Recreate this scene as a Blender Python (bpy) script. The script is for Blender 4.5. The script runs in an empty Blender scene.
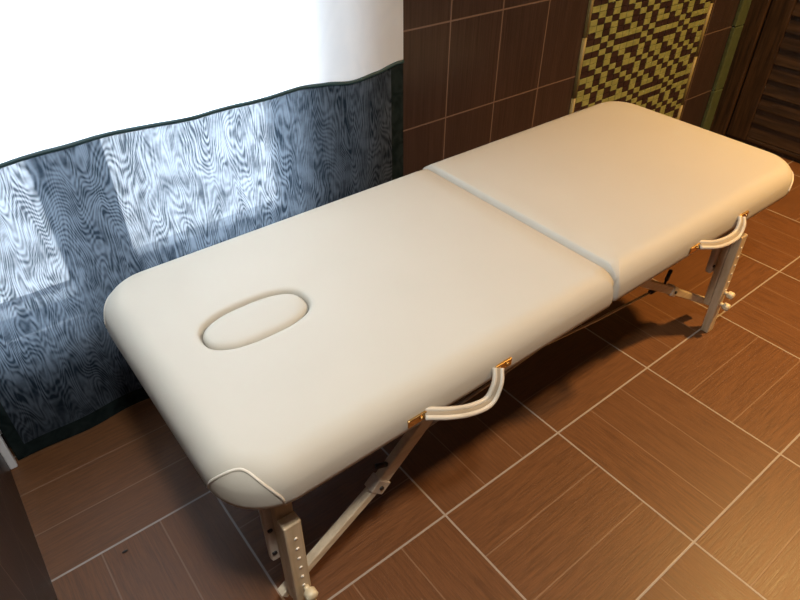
import bpy, bmesh, math, random
from mathutils import Vector, Matrix
random.seed(7)
C = bpy.context.scene.collection
S = 0.45            # one floor tile is 0.45 m; plan coordinates below are in tiles

# ------------------------------------------------------------------ camera
cam = bpy.data.cameras.new('camera')
cam.sensor_width = 36.0
cam.lens = 629.517 * 36 / 800
cam.clip_start = 0.02
co = bpy.data.objects.new('camera', cam)
C.objects.link(co)
rt, dn, fw = ((0.78553077, -0.61878547, 0.00677949),
              (-0.38015606, -0.491184, -0.78372167),
              (0.48828555, 0.61306022, -0.62107519))
pos = (-0.6912247, -0.66766366, 1.48011557)
co.matrix_world = Matrix([[rt[i], -dn[i], -fw[i], pos[i]] for i in range(3)] + [[0, 0, 0, 1]])
bpy.context.scene.camera = co

# ------------------------------------------------------------------ world, lights, exposure
w = bpy.data.worlds.new('daylight')
bpy.context.scene.world = w
w.use_nodes = True
bg = w.node_tree.nodes['Background']
bg.inputs['Color'].default_value = (0.78, 0.89, 1.0, 1)
bg.inputs['Strength'].default_value = 15.0
vs = bpy.context.scene.view_settings
vs.view_transform = 'Standard'
vs.look = 'None'
vs.gamma = 1
vs.exposure = 0.12
vs.use_curve_mapping = False


def area(name, loc, size, power, col, target, portal=False, shape='SQUARE', size_y=None):
    l = bpy.data.lights.new(name, 'AREA')
    l.shape = 'RECTANGLE' if size_y else shape
    l.size = size * S
    if size_y:
        l.size_y = size_y * S
    l.energy = power
    l.color = col
    o = bpy.data.objects.new(name, l)
    C.objects.link(o)
    o.location = Vector(loc) * S
    d = (Vector(target) - Vector(loc))
    o.rotation_euler = d.to_track_quat('-Z', 'Y').to_euler()
    if portal:
        l.cycles.is_portal = True
    return o


area('overhead_light', (4.8, -1.62, 5.55), 0.45, 74, (1.0, 0.57, 0.19), (4.8, -1.62, 0), shape='DISK').data.spread = 2.35  # warm ceiling lamp towards the right end of the table
area('overhead_light', (-1.2, -1.62, 5.55), 0.5, 36, (1.0, 0.975, 0.93), (-1.2, -1.62, 0), shape='DISK')  # added neutral light standing in for flash bounced off the ceiling, not a fixture
area('window_portal', (-0.78, 2.52, 2.9), 2.2, 1, (1, 1, 1), (-0.78, -3, 2.9), portal=True, size_y=3.9)


# ------------------------------------------------------------------ node helpers
class N:
    """wraps a socket so that plain arithmetic builds Math nodes"""
    def __init__(s, t, k): s.t = t; s.k = k

    @staticmethod
    def m(t, op, *a):
        n = t.nodes.new('ShaderNodeMath'); n.operation = op
        for i, v in enumerate(a):
            if isinstance(v, N): t.links.new(v.k, n.inputs[i])
            else: n.inputs[i].default_value = v
        return N(t, n.outputs[0])
    def __add__(s, o): return N.m(s.t, 'ADD', s, o)
    def __radd__(s, o): return N.m(s.t, 'ADD', o, s)
    def __sub__(s, o): return N.m(s.t, 'SUBTRACT', s, o)
    def __rsub__(s, o): return N.m(s.t, 'SUBTRACT', o, s)
    def __mul__(s, o): return N.m(s.t, 'MULTIPLY', s, o)
    def __rmul__(s, o): return N.m(s.t, 'MULTIPLY', o, s)
    def __truediv__(s, o): return N.m(s.t, 'DIVIDE', s, o)
    def floor(s): return N.m(s.t, 'FLOOR', s)
    def frac(s): return N.m(s.t, 'FRACT', s)
    def abs(s): return N.m(s.t, 'ABSOLUTE', s)
    def sin(s): return N.m(s.t, 'SINE', s)
    def lt(s, v): return N.m(s.t, 'LESS_THAN', s, v)
    def gt(s, v): return N.m(s.t, 'GREATER_THAN', s, v)
    def max(s, v): return N.m(s.t, 'MAXIMUM', s, v)
    def min(s, v): return N.m(s.t, 'MINIMUM', s, v)
    def mod2(s): return N.m(s.t, 'FLOORED_MODULO', s, 2.0)
    def smooth(s, a, b):
        n = s.t.nodes.new('ShaderNodeMapRange'); n.interpolation_type = 'SMOOTHSTEP'
        s.t.links.new(s.k, n.inputs[0]); n.inputs[1].default_value = a; n.inputs[2].default_value = b
        return N(s.t, n.outputs[0])


def newmat(name):
    m = bpy.data.materials.new(name)
    m.use_nodes = True
    t = m.node_tree
    t.nodes.clear()
    out = t.nodes.new('ShaderNodeOutputMaterial')
    return m, t, out


def xyz(t, scale=1 / S):
    g = t.nodes.new('ShaderNodeNewGeometry')
    sp = t.nodes.new('ShaderNodeSeparateXYZ')
    t.links.new(g.outputs['Position'], sp.inputs[0])
    return [N(t, o) * scale for o in sp.outputs]


def vec(t, x, y, z):
    c = t.nodes.new('ShaderNodeCombineXYZ')
    for i, v in enumerate((x, y, z)):
        if isinstance(v, N): t.links.new(v.k, c.inputs[i])
        else: c.inputs[i].default_value = v
    return c.outputs[0]


def noise(t, v, scale, detail=2.0, rough=0.5, dist=0.0):
    n = t.nodes.new('ShaderNodeTexNoise')
    t.links.new(v, n.inputs['Vector'])
    n.inputs['Scale'].default_value = scale
    n.inputs['Detail'].default_value = detail
    n.inputs['Roughness'].default_value = rough
    n.inputs['Distortion'].default_value = dist
    return N(t, n.outputs[0])


def white(t, v):
    n = t.nodes.new('ShaderNodeTexWhiteNoise')
    t.links.new(v, n.inputs['Vector'])
    return N(t, n.outputs[0])


def mix(t, f, a, b):
    n = t.nodes.new('ShaderNodeMix'); n.data_type = 'RGBA'
    for k, v in ((0, f), (6, a), (7, b)):
        if isinstance(v, N): t.links.new(v.k, n.inputs[k])
        elif k == 0: n.inputs[k].default_value = v
        elif isinstance(v, tuple): n.inputs[k].default_value = (*v, 1)
        else: t.links.new(v, n.inputs[k])
    return n.outputs[2]


def principled(t, out, col, rough=0.5, metal=0.0, spec=0.5, bump=None, bstr=0.3, bdist=0.002):
    p = t.nodes.new('ShaderNodeBsdfPrincipled')
    if isinstance(col, tuple): p.inputs['Base Color'].default_value = (*col, 1)
    else: t.links.new(col, p.inputs['Base Color'])
    if isinstance(rough, N): t.links.new(rough.k, p.inputs['Roughness'])
    else: p.inputs['Roughness'].default_value = rough
    p.inputs['Metallic'].default_value = metal
    p.inputs['Specular IOR Level'].default_value = spec
    if bump is not None:
        b = t.nodes.new('ShaderNodeBump')
        b.inputs['Strength'].default_value = bstr
        b.inputs['Distance'].default_value = bdist
        t.links.new(bump.k, b.inputs['Height'])
        t.links.new(b.outputs[0], p.inputs['Normal'])
    t.links.new(p.outputs[0], out.inputs[0])
    return p


def simple(name, col, rough=0.5, metal=0.0, var=0.08, scale=30, spec=0.5):
    m, t, out = newmat(name)
    g = t.nodes.new('ShaderNodeNewGeometry')
    n = noise(t, g.outputs['Position'], scale, 3)
    c = mix(t, n, tuple(v * (1 - var) for v in col), tuple(min(1, v * (1 + var)) for v in col))
    principled(t, out, c, rough, metal, spec)
    return m


# ------------------------------------------------------------------ materials
def floor_mat():
    m, t, out = newmat('wood_look_floor_tile')
    x, y, z = xyz(t)
    i, j = x.floor(), y.floor()
    par = (i + j).mod2()                 # 1: strips run along x, 0: strips run along y
    fx, fy = x.frac(), y.frac()
    across = fy * par + fx * (1 - par)
    along = fx * par + fy * (1 - par)
    strip = (across * 3).floor()
    # grout between whole tiles and the finer joints between strips
    ex = (fx.min(1 - fx)).min(fy.min(1 - fy))
    grout = 1 - ex.smooth(0.0045, 0.0078)
    sf = (across * 3 - (across * 3 + 0.5).floor()).abs() / 3
    joint = 1 - sf.smooth(0.0025, 0.0055)
    rnd = white(t, vec(t, i, j, strip))
    rnd2 = white(t, vec(t, j, i, strip + 7))
    gv = vec(t, along * 2.2 + rnd * 40, across * 38 + rnd2 * 60, 0.0)
    grain = noise(t, gv, 1.5, 6, 0.65, 0.6)
    fine = noise(t, vec(t, along * 8 + rnd * 20, across * 150, 0.0), 1.0, 3, 0.6)
    g = (grain * 0.7 + fine * 0.45).smooth(0.38, 0.75)
    c = mix(t, g, (0.092, 0.039, 0.0160), (0.156, 0.065, 0.0235))
    c = mix(t, rnd * 0.35, c, (0.115, 0.050, 0.020))
    c = mix(t, joint * 0.55, c, (0.25, 0.155, 0.095))
    c = mix(t, grout, c, (0.31, 0.265, 0.225))
    h = g * 0.35 + (1 - grout) * 1.0 + (1 - joint) * 0.3
    principled(t, out, c, (g * 0.08 + 0.38), 0, 0.40, h, 0.25, 0.002)
    return m


def wall_mat(name, along='x', ox=0.0, oz=0.0, px=0.5425, pz=0.73):
    m, t, out = newmat(name)
    x, y, z = xyz(t)
    u = x if along == 'x' else y
    a, b = (u - ox) / px, (z - oz) / pz
    fa, fb = a.frac(), b.frac()
    e = (fa.min(1 - fa) * px).min(fb.min(1 - fb) * pz)
    grout = 1 - e.smooth(0.004, 0.0075)
    r = white(t, vec(t, a.floor(), b.floor(), 3.0))
    g1 = noise(t, vec(t, u * 60 + r * 30, z * 1.2, r * 9), 1.0, 4, 0.6)
    g2 = noise(t, vec(t, u * 160, z * 3, r * 9), 1.0, 2, 0.6)
    g = (g1 * 0.7 + g2 * 0.4).smooth(0.36, 0.74)
    c = mix(t, g, (0.022, 0.0145, 0.0132), (0.048, 0.0298, 0.0265))
    c = mix(t, r * 0.3, c, (0.047, 0.027, 0.021))
    c = mix(t, grout, c, (0.155, 0.105, 0.085))
    principled(t, out, c, 0.36, 0, 0.4, g * 0.3 + (1 - grout), 0.25, 0.002)
    return m


def wood_mat(name, a, b, axis=2, rough=0.5):
    m, t, out = newmat(name)
    p = xyz(t)
    k = [40, 40, 40]; k[axis] = 2.5
    v = vec(t, p[0] * k[0], p[1] * k[1], p[2] * k[2])
    g = noise(t, v, 0.7, 5, 0.6, 0.4).smooth(0.3, 0.72)
    principled(t, out, mix(t, g, a, b), rough, 0, 0.35, g, 0.1, 0.001)
    return m


def leather_mat():
    m, t, out = newmat('cream_leatherette')
    g = t.nodes.new('ShaderNodeNewGeometry')
    n = noise(t, g.outputs['Position'], 900, 2)
    big = noise(t, g.outputs['Position'], 6, 2)
    c = mix(t, big, (0.455, 0.425, 0.358), (0.482, 0.450, 0.381))
    principled(t, out, c, 0.55, 0, 0.3, n, 0.08, 0.0006)
    return m


def cloth_mat(name, col_a, col_b, dens_a, dens_b, trans=0.5, moire=1.0, kx=1.6, kz=0.8, lines=26.0):
    """woven net: the fine rings are the moire of its two doubled thread layers"""
    m, t, out = newmat(name)
    x, y, z = xyz(t)
    warp = noise(t, vec(t, x * 1.3, 0.0, z * 1.3), 1.0, 2, 0.5)
    n1 = noise(t, vec(t, x * kx + warp * 0.5, 0.3, z * kz), 1.0, 2.5, 0.45)
    n2 = noise(t, vec(t, x * kx * 2.6, 4.1, z * kz * 2.6), 1.0, 2.0, 0.5)
    ph = n1 * (lines * 6.283) + n2 * 9.0
    f = ph.sin() * 0.5 + 0.5
    patch = noise(t, vec(t, x * 2.2, 9.0, z * 1.6), 1.0, 2, 0.5).smooth(0.3, 0.7)
    blot = noise(t, vec(t, x * 9.0 + warp * 2.0, 2.0, z * 7.0), 1.0, 3, 0.6).smooth(0.28, 0.72)
    ph2 = noise(t, vec(t, x * kx * 1.5, 7.7, z * kz * 0.8), 1.0, 2.0, 0.5) * (lines * 3.6)
    f = f * 0.62 + (ph2.sin() * 0.5 + 0.5) * 0.38
    f = ((f - 0.5) * (patch * 0.65 + 0.45) + (blot - 0.5) * 0.55) * moire + 0.5
    f = f.max(0.0).min(1.0)
    col = mix(t, f, col_a, col_b)
    d = t.nodes.new('ShaderNodeBsdfDiffuse'); t.links.new(col, d.inputs[0])
    tl = t.nodes.new('ShaderNodeBsdfTranslucent'); t.links.new(col, tl.inputs[0])
    tr = t.nodes.new('ShaderNodeBsdfTransparent')
    a = t.nodes.new('ShaderNodeMixShader'); a.inputs[0].default_value = trans
    t.links.new(d.outputs[0], a.inputs[1]); t.links.new(tl.outputs[0], a.inputs[2])
    b = t.nodes.new('ShaderNodeMixShader')
    dens = f * (dens_b - dens_a) + dens_a
    t.links.new(dens.k, b.inputs[0])
    t.links.new(tr.outputs[0], b.inputs[1]); t.links.new(a.outputs[0], b.inputs[2])
    t.links.new(b.outputs[0], out.inputs[0])
    return m


def glass_mat():
    m, t, out = newmat('window_glass')
    tr = t.nodes.new('ShaderNodeBsdfTransparent')
    gl = t.nodes.new('ShaderNodeBsdfGlossy'); gl.inputs['Roughness'].default_value = 0.02
    mx = t.nodes.new('ShaderNodeMixShader'); mx.inputs[0].default_value = 0.06
    t.links.new(tr.outputs[0], mx.inputs[1]); t.links.new(gl.outputs[0], mx.inputs[2])
    t.links.new(mx.outputs[0], out.inputs[0])
    return m


def brick_mat(name, a, b, rough=0.3):
    m, t, out = newmat(name)
    x, y, z = xyz(t)
    r = white(t, vec(t, (x / 0.1053).floor(), 1.0, (z / 0.026).floor()))
    n = noise(t, vec(t, x * 30, 0.0, z * 60), 1.0, 2)
    c = mix(t, r * 0.6 + n * 0.4, a, b)
    principled(t, out, c, rough, 0, 0.5)
    return m


M = dict(
    floor=floor_mat(),
    wall=wall_mat('brown_wall_tile', 'x', 1.77, 1.305),
    wall_side=wall_mat('brown_wall_tile_side', 'y', 0.37, 1.305),
    ceiling=simple('ceiling_paint', (0.72, 0.68, 0.62), 0.8),
    pvc=simple('white_window_plastic', (0.62, 0.64, 0.66), 0.4),
    white=simple('white_trim', (0.75, 0.76, 0.78), 0.45),
    glass=glass_mat(),
    sill=simple('sill_plastic', (0.6, 0.62, 0.65), 0.4),
    green=brick_mat('green_mosaic', (0.175, 0.195, 0.07), (0.29, 0.31, 0.125)),
    dark=brick_mat('brown_mosaic', (0.020, 0.012, 0.012), (0.045, 0.026, 0.025)),
    mgrout=simple('mosaic_grout', (0.085, 0.075, 0.038), 0.8),
    gold=simple('gold_ceramic_trim', (0.23, 0.185, 0.07), 0.45, 0.0),
    olive=simple('green_glazed_tile', (0.075, 0.095, 0.045), 0.3, 0, 0.45, 40),
    doorw=wood_mat('dark_door_wood', (0.017, 0.009, 0.0045), (0.058, 0.030, 0.013), 2),
    doorh=wood_mat('dark_slat_wood', (0.017, 0.009, 0.0045), (0.052, 0.028, 0.013), 1),
    leather=leather_mat(),
    seam=simple('cream_piping', (0.58, 0.53, 0.44), 0.4),
    strap=simple('tan_strap', (0.30, 0.25, 0.18), 0.6),
    under=simple('tan_underside', (0.30, 0.20, 0.13), 0.7),
    beech=wood_mat('pale_beech_wood', (0.45, 0.345, 0.21), (0.58, 0.47, 0.32), 2, 0.45),
    beechx=wood_mat('pale_beech_rail', (0.52, 0.43, 0.30), (0.68, 0.59, 0.44), 0, 0.45),
    plate=simple('pale_painted_wood', (0.50, 0.43, 0.35), 0.5),
    hole=simple('pale_peg_hole', (0.80, 0.76, 0.66), 0.5),
    knob=simple('cream_knob', (0.66, 0.58, 0.40), 0.35),
    brass=simple('brass', (0.70, 0.46, 0.18), 0.25, 1.0),
    black=simple('black_plastic', (0.012, 0.012, 0.013), 0.4),
    steel=simple('steel_cable', (0.42, 0.38, 0.33), 0.35, 0.8),
    tulle=cloth_mat('white_tulle', (0.88, 0.925, 0.97), (0.93, 0.955, 0.98), 0.94, 0.97, 0.45, 0.5, 1.6, 0.9, 16),
    voile=cloth_mat('blue_black_voile', (0.015, 0.022, 0.031), (0.100, 0.121, 0.147), 0.990, 0.951, 0.45, 1.1, 3.4, 0.9, 58),
    border=cloth_mat('black_border_cloth', (0.008, 0.014, 0.014), (0.020, 0.030, 0.030), 0.98, 0.94, 0.2, 1.0, 4, 4, 9),
    binding=simple('dark_teal_binding', (0.010, 0.045, 0.055), 0.5),
    speck=simple('dark_speck', (0.015, 0.012, 0.012), 0.7),
)


# ------------------------------------------------------------------ mesh helpers
def obj(name, bm, mats, parent=None, smooth=False, loc=None):
    for v in bm.verts: v.co *= S
    me = bpy.data.meshes.new(name)
    bmesh.ops.recalc_face_normals(bm, faces=bm.faces)
    bm.to_mesh(me); bm.free()
    for m in (mats if isinstance(mats, list) else [mats]): me.materials.append(m)
    if smooth:
        for p in me.polygons: p.use_smooth = True
    o = bpy.data.objects.new(name, me)
    C.objects.link(o)
    if parent:
        o.parent = parent
        o.matrix_parent_inverse = Matrix.Translation(-parent.location)
    return o


def struct(name, bm, mats, smooth=False):
    o = obj(name, bm, mats, None, smooth)
    o['kind'] = 'structure'
    return o


def thing(name, label, cat, loc):
    o = bpy.data.objects.new(name, None)
    C.objects.link(o)
    o.location = Vector(loc) * S
    o.empty_display_size = 0.1
    o['label'] = label; o['category'] = cat
    return o


def box(bm, x0, x1, y0, y1, z0, z1, bev=0.0, mi=0, seg=2):
    vs_ = [bm.verts.new((x, y, z)) for x in (x0, x1) for y in (y0, y1) for z in (z0, z1)]
    idx = ((0, 1, 3, 2), (4, 6, 7, 5), (0, 4, 5, 1), (2, 3, 7, 6), (0, 2, 6, 4), (1, 5, 7, 3))
    fs = [bm.faces.new([vs_[k] for k in f]) for f in idx]
    for f in fs: f.material_index = mi
    if bev:
        es = set(e for f in fs for e in f.edges)
        r = bmesh.ops.bevel(bm, geom=list(es), offset=bev, segments=seg, affect='EDGES', profile=0.5)
        for f in r['faces']: f.material_index = mi
    return bm


def B(*a, **k):
    return box(bmesh.new(), *a, **k)


def beam(bm, p, q, wd, th, side=Vector((0, 1, 0)), bev=0.006):
    """bar from p to q, th thick along side, wd wide across"""
    p, q = Vector(p), Vector(q)
    d = (q - p).normalized(); s = side.normalized(); n = d.cross(s).normalized()
    vs_ = [bm.verts.new(c + s * (a * th / 2) + n * (b * wd / 2)) for c in (p, q) for a in (-1, 1) for b in (-1, 1)]
    idx = ((0, 1, 3, 2), (4, 6, 7, 5), (0, 4, 5, 1), (2, 3, 7, 6), (0, 2, 6, 4), (1, 5, 7, 3))
    fs = [bm.faces.new([vs_[k] for k in f]) for f in idx]
    if bev:
        es = set(e for f in fs for e in f.edges)
        bmesh.ops.bevel(bm, geom=list(es), offset=bev, segments=2, affect='EDGES', profile=0.5)
    return bm


def tube(bm, pts, r, n=10, caps=True, flat=1.0, up=None):
    pts = [Vector(p) for p in pts]
    rings = []
    for k, p in enumerate(pts):
        d = (pts[min(k + 1, len(pts) - 1)] - pts[max(k - 1, 0)]).normalized()
        u = up or (Vector((0, 0, 1)) if abs(d.z) < 0.9 else Vector((1, 0, 0)))
        a = d.cross(u).normalized(); b = d.cross(a).normalized()
        rr = r[k] if isinstance(r, (list, tuple)) else r
        rings.append([bm.verts.new(p + a * (math.cos(t) * rr) + b * (math.sin(t) * rr * flat))
                      for t in [2 * math.pi * i / n for i in range(n)]])
    for A, Bq in zip(rings, rings[1:]):
        for i in range(n): bm.faces.new((A[i], A[(i + 1) % n], Bq[(i + 1) % n], Bq[i]))
    if caps:
        bm.faces.new(rings[0]); bm.faces.new(rings[-1])
    return bm


def spline(pts, n=8):
    pts = [Vector(p) for p in pts]
    P = [pts[0] * 2 - pts[1]] + pts + [pts[-1] * 2 - pts[-2]]
    out = []
    for k in range(1, len(P) - 2):
        a, b, c, d = P[k - 1:k + 3]
        for i in range(n):
            t = i / n
            out.append(0.5 * (2 * b + (c - a) * t + (2 * a - 5 * b + 4 * c - d) * t * t + (3 * b - a - 3 * c + d) * t ** 3))
    out.append(pts[-1])
    return out


# ------------------------------------------------------------------ room shell
XL, XR, YB, YF, H = -1.93, 6.38, 2.1, -4.2, 5.75
struct('floor', B(XL - .3, XR + .3, YF - .3, YB + .5, -0.2, 0.0), M['floor'])
struct('ceiling', B(XL - .3, XR + .3, YF - .3, YB + .5, H, H + .2), M['ceiling'])
WX0, WX1, WZ0, WZ1 = -1.93, 0.495, 0.775, 4.9       # window opening
wb = bmesh.new()
box(wb, WX1, XR + .3, YB, YB + .42, 0, H)
box(wb, XL - .3, WX1, YB, YB + .42, 0, WZ0)
box(wb, XL - .3, WX1, YB, YB + .42, WZ1, H)
box(wb, XL - .3, WX0, YB, YB + .42, WZ0, WZ1)
wall_back = struct('wall_back', wb, M['wall'])
struct('wall_left', B(XL - .3, XL, YF - .3, YB, 0, H), M['wall_side'])
struct('wall_right', B(XR, XR + .3, YF - .3, YB, 0, H), M['wall_side'])
struct('wall_front', B(XL - .3, XR + .3, YF - .3, YF, 0, H), M['wall'])

# white strip in the left corner beside the curtain
struct('trim_1', B(-1.93, -1.885, 1.905, 1.955, 0, H, bev=0.008), M['white'])

# mosaic panel with gold edges, set in the back wall
MX0, MX1 = 3.425, 5.435
HALF = ['GGGGDG', 'DDDDGD', 'GGGGDG', 'DGDDGD', 'DDGDGD', 'GDGGDG', 'DGDDGD', 'DDGDGD', 'GGDGDG', 'DGDDGD', 'DDGDGD']
PAT = [h + h.translate(str.maketrans('DG', 'GD')) for h in HALF]    # the motif repeats in the other colour
mb = bmesh.new()
box(mb, MX0, MX1, YB - .008, YB + .01, 0, H, mi=2)
nc = 19; cw = (MX1 - MX0) / nc; rh = 0.0575
g = 0.0016
for r in range(int(H / rh)):
    for c in range(nc):
        k = PAT[(27 - r) % 11][(c - 4) % 12]
        mi = 0 if k == 'G' else 1
        x0, x1, z0, z1 = MX0 + c * cw + g, MX0 + (c + 1) * cw - g, r * rh + g, (r + 1) * rh - g
        y0, y1 = YB - .008, YB - .017
        b = .003
        q = [mb.verts.new(v) for v in ((x0, y0, z0), (x1, y0, z0), (x1, y0, z1), (x0, y0, z1),
                                       (x0 + b, y1, z0 + b), (x1 - b, y1, z0 + b), (x1 - b, y1, z1 - b), (x0 + b, y1, z1 - b))]
        for f in ((4, 5, 6, 7), (0, 1, 5, 4), (1, 2, 6, 5), (2, 3, 7, 6), (3, 0, 4, 7)):
            mb.faces.new([q[i] for i in f]).material_index = mi
obj('mosaic_panel', mb, [M['green'], M['dark'], M['mgrout']], wall_back)
for x in (MX0 - .032, MX1 + .032):
    tb = bmesh.new()
    z = 0.0
    while z < H - .01:
        z1 = min(z + .55, H)
        tube(tb, [(x, YB - .004, z + .003), (x, YB - .004, z1 - .003)], 0.029, 14, flat=0.75)
        z = z1
    obj('gold_trim', tb, M['gold'], wall_back, True)
# greenish glazed corner strip, in tile-high lengths
gb = bmesh.new()
z = 0.575 - .73
while z < H:
    a, b = max(z, 0) + .004, min(z + .73, H) - .004
    if b > a: box(gb, 6.10, 6.375, YB - .05, YB, a, b, bev=0.01)
    z += .73
obj('green_tile_strip', gb, M['olive'], wall_back)

# wooden slatted door in the right wall
door = struct('door_1', B(XR - .03, XR, 0.30, 1.90, 0, 4.5), M['doorw'])
def dpart(n, b, m): return obj(n, b, m, door)
fr = bmesh.new()
box(fr, XR - .10, XR, 1.86, 2.06, 0, 4.62, bev=.012)
box(fr, XR - .10, XR, .14, .34, 0, 4.62, bev=.012)
box(fr, XR - .10, XR, .34, 1.86, 4.45, 4.62, bev=.012)
dpart('door_frame', fr, M['doorw'])
for y0, y1 in ((1.60, 1.84), (.36, .60)):
    dpart('stile', B(XR - .075, XR - .03, y0, y1, .05, 4.43, bev=.010), M['doorw'])
for z0, z1 in ((.05, .10), (2.2, 2.5), (4.2, 4.43)):
    dpart('rail', B(XR - .07, XR - .03, .605, 1.595, z0, z1, bev=.010), M['doorh'])
for z0, z1 in ((.11, 2.19), (2.51, 4.19)):
    lb = bmesh.new()
    n = int((z1 - z0) / .166)
    st = (z1 - z0) / n
    for k in range(n):
        zc = z0 + (k + .5) * st
        v = [lb.verts.new(p) for p in ((XR - .066, .605, zc - st * .5), (XR - .066, 1.595, zc - st * .5),
                                       (XR - .038, 1.595, zc + st * .46), (XR - .038, .605, zc + st * .46),
                                       (XR - .03, .605, zc - st * .5), (XR - .03, 1.595, zc - st * .5),
                                       (XR - .03, 1.595, zc + st * .46), (XR - .03, .605, zc + st * .46))]
        for f in ((0, 1, 2, 3), (4, 7, 6, 5), (0, 4, 5, 1), (2, 6, 7, 3), (0, 3, 7, 4), (1, 5, 6, 2)):
            lb.faces.new([v[i] for i in f])
    dpart('slat_panel', lb, M['doorh'])

# window behind the curtain
GY = 2.30
win = struct('window_1', B(WX0, WX1, GY - .05, GY + .07, WZ0, WZ0 + .05), M['pvc'])
def wpart(n, b, m=M['pvc']): return obj(n, b, m, win)
fb = bmesh.new()
box(fb, WX0, WX0 + .05, GY - .05, GY + .07, WZ0 + .05, WZ1, bev=.006)
box(fb, WX1 - .05, WX1, GY - .05, GY + .07, WZ0 + .05, WZ1, bev=.006)
box(fb, WX0 + .05, WX1 - .05, GY - .05, GY + .07, WZ1 - .06, WZ1, bev=.006)
box(fb, -1.178, -.90, GY - .05, GY + .07, WZ0 + .05, WZ1 - .06, bev=.006)
wpart('window_frame', fb)
def sash(x0, x1, z0, z1, t):
    b = bmesh.new()
    box(b, x0, x1, GY - .07, GY + .05, z0, z0 + t, bev=.01)
    box(b, x0, x1, GY - .07, GY + .05, z1 - t, z1, bev=.01)
    box(b, x0, x0 + t, GY - .07, GY + .05, z0 + t, z1 - t, bev=.01)
    box(b, x1 - t, x1, GY - .07, GY + .05, z0 + t, z1 - t, bev=.01)
    s = wpart('sash', b)
    g_ = obj('pane', B(x0 + t - .01, x1 - t + .01, GY, GY + .012, z0 + t - .01, z1 - t + .01), M['glass'], s)
sash(-.90, WX1 - .05, WZ0 + .05, WZ1 - .06, .125)
wpart('pane', B(WX0 + .05, -1.178, GY, GY + .012, WZ0 + .05, WZ1 - .06), M['glass'])
wpart('bounce_panel', B(WX0 + .01, WX1 - .02, YB - .02, YB - .001, .15, WZ0 - .06, bev=.005))  # unseen pale panel added to bounce daylight onto the back of the lower curtain
wpart('window_sill', B(WX0 + .01, WX1 - .01, 2.075, GY - .05, WZ0 - .045, WZ0 - .0, bev=.01), M['sill'])

# ------------------------------------------------------------------ curtain
CY = 1.95
cur = thing('curtain', 'sheer curtain, white above and blue-black below, hanging in front of the window', 'curtain', (-.34, CY, 0))
CX0, CX1 = -1.872, 1.215


def cwave(x, z):
    a = 0.35 + 0.65 * (1 - min(z, 2) / 2 * .3)
    return CY - .006 + .018 * a * math.sin(x * 5.1 + .6) + .010 * math.sin(x * 11.3 + 1.9 + z * .3) + .006 * math.sin(x * 2.1 + z * 1.1)


BPTS = [(-1.32, 1.874), (-1.205, 1.877), (-1.086, 1.881), (-0.832, 1.896), (-0.566, 1.886), (-0.277, 1.877), (0.038, 1.868), (0.385, 1.882), (0.569, 1.871), (0.761, 1.853), (0.964, 1.864), (1.177, 1.895)]


def bound(x):          # height of the dark/white border, dips a little between the gathers
    pts = BPTS
    if x <= pts[0][0]: return pts[0][1]
    for (a, z0), (b, z1) in zip(pts, pts[1:]):
        if x <= b:
            t = (x - a) / (b - a); t = t * t * (3 - 2 * t)
            return z0 + (z1 - z0) * t
    return pts[-1][1]


def edge_x(z):         # right edge swings in a bit towards the top
    return CX1 + .03 * (1.2 - z) * .6


def sheet(u0, u1, za, zb, nx, nz, off=0.0):
    bm = bmesh.new()
    gv = []
    for i in range(nx + 1):
        row = []
        for k in range(nz + 1):
            u = u0(0) + 0
            t = k / nz
            xg = CX0 + (CX1 - CX0) * 0
            # first guess of x, then of z, then x again on the slanted edge
            z = za(0) + (zb(0) - za(0)) * t
            x = u0(z) + (u1(z) - u0(z)) * i / nx
            z = za(x) + (zb(x) - za(x)) * t
            x = u0(z) + (u1(z) - u0(z)) * i / nx
            row.append(bm.verts.new((x, cwave(x, z) + off, z)))
        gv.append(row)
    for i in range(nx):
        for k in range(nz):
            bm.faces.new((gv[i][k], gv[i + 1][k], gv[i + 1][k + 1], gv[i][k + 1]))
    return bm


SB = .105                   # side border
hemtop = lambda x: .125 + .012 * math.sin(x * 4 + 1)
hembot = lambda x: .012 + .008 * math.sin(x * 3 + .5)
L0 = lambda z: CX0
L1 = lambda z: CX0 + .07
R1 = lambda z: edge_x(z)
R0 = lambda z: edge_x(z) - SB
top = lambda x: H - .005
obj('upper_panel', sheet(L0, R1, bound, top, 90, 40), M['tulle'], cur, True)
obj('lower_panel', sheet(L1, R0, hemtop, bound, 90, 30), M['voile'], cur, True)
obj('side_border', sheet(L0, L1, hembot, bound, 6, 30), M['border'], cur, True)
obj('side_border', sheet(R0, R1, hembot, bound, 8, 30), M['border'], cur, True)
obj('hem_border', sheet(L1, R0, hembot, hemtop, 90, 4), M['border'], cur, True)
bp = [(CX0 + (edge_x(1.9) - CX0) * i / 120, 0, 0) for i in range(121)]
bp = [(x, cwave(x, bound(x)), bound(x)) for x, _, _ in bp]
obj('binding', tube(bmesh.new(), bp, .0125, 8), M['binding'], cur, True)

# ------------------------------------------------------------------ massage table
TX0, TXH, TX1, TY0, TY1 = -1.215, 0.955, 3.05, -0.16, 1.455
ZB, ZT = 1.195, 1.405
tab = thing('massage_table', 'cream padded folding massage table with wooden legs standing on the tiled floor', 'massage table', (.9, .635, 0))


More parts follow.
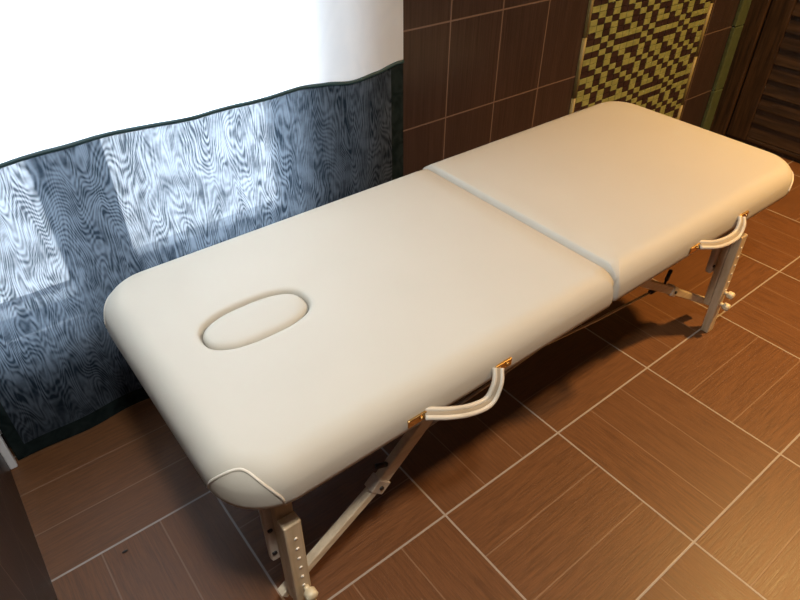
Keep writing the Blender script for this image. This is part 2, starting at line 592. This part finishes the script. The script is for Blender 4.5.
def outline(x0, x1, y0, y1, r, inset, n=14):
    """rounded rectangle; r = radii of the corners (x0y0, x1y0, x1y1, x0y1)"""
    x0 += inset; x1 -= inset; y0 += inset; y1 -= inset
    cs = [(x0, y0, 1, 1, math.pi), (x1, y0, -1, 1, 1.5 * math.pi), (x1, y1, -1, -1, 0), (x0, y1, 1, -1, .5 * math.pi)]
    out = []
    for (cx, cy, sx, sy, a0), rr in zip(cs, r):
        rr = max(rr - inset, .004)
        for i in range(n + 1):
            a = a0 + .5 * math.pi * i / n
            out.append((cx + sx * rr + math.cos(a) * rr, cy + sy * rr + math.sin(a) * rr))
    return out


RT = 0.125
def prof():
    p = [(.055, ZB - .0), (.022, ZB + .004), (.006, ZB + .02), (0.0, ZB + .05)]
    for k in range(0, 11):
        a = .5 * math.pi * k / 10
        p.append((.004 + RT * (1 - math.cos(a)), ZT - RT * .95 + RT * .95 * math.sin(a)))
    p += [(RT + .03, ZT + .001), (RT + .10, ZT + .002)]
    return p


def stadium(cx, cy, lx, ly, n=64, p=2.5):
    out = []
    for i in range(n):
        a = 2 * math.pi * i / n
        c, s = math.cos(a), math.sin(a)
        out.append((cx + lx * math.copysign(abs(c) ** (2 / p), c), cy + ly * math.copysign(abs(s) ** (2 / p), s)))
    return out


HX, HY, HLX, HLY = -.665, .680, .262, .139


def cushion(x0, x1, r, hinge, hole=False, dz=0.0, tuck=.42):
    bm = bmesh.new()
    rings = []
    for ins, z in prof():
        o = outline(x0, x1, TY0, TY1, r, ins)
        ring = []
        for x, y in o:
            # the hinge edge is tucked in more tightly than the outer edges
            xe = x0 if hinge == 'lo' else x1
            d = abs(x - xe)
            if d < ins + 1e-4 and ins <= RT + .005:
                x = xe + (x - xe) * tuck
            ring.append(bm.verts.new((x, y, z + dz)))
        rings.append(ring)
    n = len(rings[0])
    for A, Bq in zip(rings, rings[1:]):
        for i in range(n): bm.faces.new((A[i], A[(i + 1) % n], Bq[(i + 1) % n], Bq[i]))
    bm.faces.new(rings[0])
    last = rings[-1]
    if hole:
        hr = []
        zt = ZT + .002 + dz
        for off, z in ((.034, zt), (.018, zt - .001), (.009, zt - .006), (.003, zt - .016), (0, zt - .03), (-.002, zt - .075)):
            hr.append([bm.verts.new((x, y, z)) for x, y in stadium(HX, HY, HLX + off, HLY + off)])
        m = len(hr[0])
        for A, Bq in zip(hr, hr[1:]):
            for i in range(m): bm.faces.new((A[i], A[(i + 1) % m], Bq[(i + 1) % m], Bq[i]))
        bm.faces.new(hr[-1])
        es = [bm.edges.get((last[i], last[(i + 1) % n])) for i in range(n)]
        es += [bm.edges.get((hr[0][i], hr[0][(i + 1) % m])) for i in range(m)]
        bmesh.ops.triangle_fill(bm, use_beauty=True, use_dissolve=False, edges=es)
    else:
        bm.faces.new(last)
    return bm


RC = .27
obj('cushion', cushion(TX0, TXH - .002, (RC, .03, .03, RC), 'hi', True, 0.0, .10), M['leather'], tab, True)
c2 = obj('cushion', cushion(TXH + .002, TX1, (.03, RC, RC, .03), 'lo', False, .015, .30), M['leather'], tab, True)

# the filled-in breathing hole
pb = bmesh.new()
zt = ZT + .002
pr = []
for off, z in ((-.007, zt - .07), (-.007, zt - .030), (-.010, zt - .018), (-.018, zt - .008), (-.030, zt - .003), (-.05, zt), (-.09, zt + .002)):
    pr.append([pb.verts.new((x, y, z)) for x, y in stadium(HX, HY, HLX + off, HLY + off)])
m_ = len(pr[0])
for A, Bq in zip(pr, pr[1:]):
    for i in range(m_): pb.faces.new((A[i], A[(i + 1) % m_], Bq[(i + 1) % m_], Bq[i]))
pb.faces.new(pr[0]); pb.faces.new(pr[-1])
obj('face_hole_plug', pb, M['leather'], tab, True)


def inset_at(z):
    pf = prof()
    for (a, z0), (b, z1) in zip(pf, pf[1:]):
        if z0 <= z <= z1 and z1 > z0: return a + (b - a) * (z - z0) / (z1 - z0)
    return 0.0


# arched seams where the cover is sewn round the four outer corners
for sx, sy in ((0, 0), (1, 0), (1, 1), (0, 1)):
    pts = []
    for i in range(41):
        s = i / 40
        z = ZB + .004 + (.185 if not sx and not sy else .13) * math.sin(math.pi * s) ** .45
        ins = inset_at(z) - .002
        cx = TX0 + RC if sx == 0 else TX1 - RC
        cy = TY0 + RC if sy == 0 else TY1 - RC
        a = math.radians(6 + 70 * s if sx == sy else 14 + 70 * s)
        rr = RC - ins
        dx, dy = math.cos(a) * rr, math.sin(a) * rr
        pts.append((cx + (dx if sx else -dx), cy + (dy if sy else -dy), z + (0.015 if sx else 0)))
    obj('corner_seam', tube(bmesh.new(), pts, .006, 8), M['seam'], tab, True)

# wooden frame rails under the cushions
for x0, x1 in ((TX0 + .10, TXH - .01), (TXH + .01, TX1 - .10)):
    f = bmesh.new()
    for y0, y1 in ((.06, .11), (1.16, 1.21)):
        box(f, x0, x1, y0, y1, 1.06, ZB + .002, bev=.006)
    for a, b in ((x0, x0 + .05), (x1 - .05, x1)):
        box(f, a, b, .11, 1.16, 1.08, ZB + .002, bev=.006)
    obj('frame', f, M['beechx'], tab)


def leg(xc, near, lean):
    """adjustable leg; near legs stand at y = 0, far legs at y = 1.27, built mirrored"""
    s = 1 if near else -1
    y = lambda v: v if near else 1.27 - v
    def bx(x0, x1, ya, yb, z0, z1, bev=.007):
        b = B(x0, x1, min(y(ya), y(yb)), max(y(ya), y(yb)), z0, z1, bev=bev)
        return b
    def lean_it(b):
        for v in b.verts: v.co.x += lean * (1 - v.co.z / 1.1)
        return b
    up = obj('leg', lean_it(bx(xc - .042, xc + .042, .0, .050, .25, 1.19)), M['beech'], tab)
    ext = obj('leg_extension', lean_it(bx(xc - .042, xc + .042, -.062, -.002, 0.0, .925)), M['beech'], up)
    for k in range(6):
        b = tube(bmesh.new(), [(xc + .004, y(-.058), .82 - k * .078), (xc + .004, y(-.066), .82 - k * .078)], .0085, 12)
        obj('peg_hole', lean_it(b), M['hole'], ext, True)
    pl = obj('bracket_plate', lean_it(bx(xc - .078, xc + .030, .052, .100, .55, 1.19, .014)), M['plate'], up)
    for zz in (.62, .80, .98):
        b = tube(bmesh.new(), [(xc - .060, y(.056), zz), (xc - .060, y(.046), zz)], .012, 12)
        obj('bolt', lean_it(b), M['black'], pl, True)
    for zz in (.285, .40):
        b = bmesh.new()
        tube(b, [(xc + .012, y(-.060), zz), (xc + .012, y(-.085), zz)], .016, 14)
        tube(b, [(xc + .012, y(-.085), zz), (xc + .012, y(-.090), zz), (xc + .012, y(-.122), zz), (xc + .012, y(-.130), zz)],
             [.026, .031, .031, .023], 20)
        obj('knob', lean_it(b), M['knob'], ext, True)


def strut(xa, za, xm, zm, xb, zb, near, sd):
    y = (lambda v: v) if near else (lambda v: 1.27 - v)
    a, m, b = (Vector((xa, y(.09), za)), Vector((xm, y(.09), zm)), Vector((xb, y(.09), zb)))
    lo = obj('brace', beam(bmesh.new(), a, m, .052, .05), M['beechx'], tab)
    d = (b - m).normalized()
    obj('brace', beam(bmesh.new(), m + d * .015, b, (.085 if sd < 0 else .058), .045), M['beechx'], tab)
    n = d.cross(Vector((0, 1, 0))).normalized()
    hb = beam(bmesh.new(), m - d * .045 + Vector((0, -.0 if near else 0, 0)), m + d * .035, (.10 if sd < 0 else .072), .066)
    h = obj('brace_hinge', hb, M['plate'], lo)
    sg = -1 if near else 1
    pb_ = tube(bmesh.new(), [m + Vector((0, sg * .032, 0)) - d * .005, m + Vector((0, sg * .042, 0)) - d * .005], .012, 12)
    obj('bolt', pb_, M['black'], h, True)
    # black wing handle standing off the inner side
    wv = m + d * (.13 if sd < 0 else .16)
    wb_ = bmesh.new()
    e = Vector((sd * (.10 if sd < 0 else .03), 0, .05 if sd < 0 else .13))
    tube(wb_, [wv, wv + e], .009, 8)
    tube(wb_, [wv + e * .45, wv + e * 1.05], .014, 8)
    obj('brace_latch', wb_, M['black'], lo, True)


for near in (True, False):
    leg(-.965, near, 0.0)
    leg(2.66, near, .09)
    strut(-1.02, .18, -.415, .575, .12, 1.06, near, -1)
    strut(2.85, .165, 2.16, .60, 1.42, 1.05, near, 1)
    yy = .10 if near else 1.17
    obj('support_cable', tube(bmesh.new(), [(-.21, yy, .75), (.30, yy, .790), (.78, yy, .838), (1.30, yy, .763), (1.93, yy, .700)], .0085, 8), M['steel'], tab, True)
    for p, q in (((-.21, yy, .75), (-.19, yy, .752)), ((1.93, yy, .700), (1.88, yy, .706))):
        obj('cable_ferrule', tube(bmesh.new(), [p, q], .017, 10), M['black'], tab, True)

# carrying handles with brass end plates on the near side
def handle(ctrl, dz=0.0):
    y0 = TY0
    path = [p + Vector((0, 0, dz)) for p in spline(ctrl, 8)]
    xa, xb = ctrl[0][0], ctrl[-1][0]
    za, zb_ = ctrl[0][2] - .01, ctrl[-1][2] - .01
    hb = bmesh.new()
    # webbing strap with a padded roll along each edge
    h = obj('handle', tube(hb, path, .018, 12, flat=.35, up=Vector((0, -.55, .85))), M['strap'], tab, True)
    for sgn in (1, -1):
        pp = []
        for k, p in enumerate(path):
            d = (path[min(k + 1, len(path) - 1)] - path[max(k - 1, 0)]).normalized()
            a = d.cross(Vector((0, -.55, .85))).normalized()
            pp.append(p + a * (sgn * .018))
        obj('piping', tube(bmesh.new(), pp, .0115, 10), M['seam'], h, True)
    for x, zz in ((xa - .040, za), (xb + .040, zb_)):
        b = bmesh.new()
        box(b, x - .050, x + .050, y0 - .006, y0 + .02, zz - .021 + dz, zz + .021 + dz, bev=.004)
        pl = obj('handle_plate', b, M['brass'], h)
        obj('screw', tube(bmesh.new(), [(x + .02, y0 - .004, zz + dz), (x + .02, y0 - .012, zz + dz)], .009, 10), M['brass'], pl, True)


handle([(-.345, -.162, 1.275), (-.235, -.205, 1.240), (-.113, -.215, 1.188), (-.007, -.215, 1.172), (.052, -.20, 1.235), (.085, -.165, 1.285)])
handle([(1.73, -.162, 1.285), (1.85, -.205, 1.262), (2.0, -.212, 1.238), (2.10, -.207, 1.240), (2.155, -.19, 1.282), (2.18, -.165, 1.31)])

# tiny dark crumb on the floor
cb = bmesh.new()
bmesh.ops.create_icosphere(cb, subdivisions=2, radius=.011)
for v in cb.verts:
    v.co = Vector((-1.560 + v.co.x * 1.5, .925 + v.co.y * .7, .005 + v.co.z * .4))
sp = obj('crumb', cb, M['speck'], None, True)
sp['label'] = 'tiny dark crumb lying on the floor tile left of the table'
sp['category'] = 'crumb'
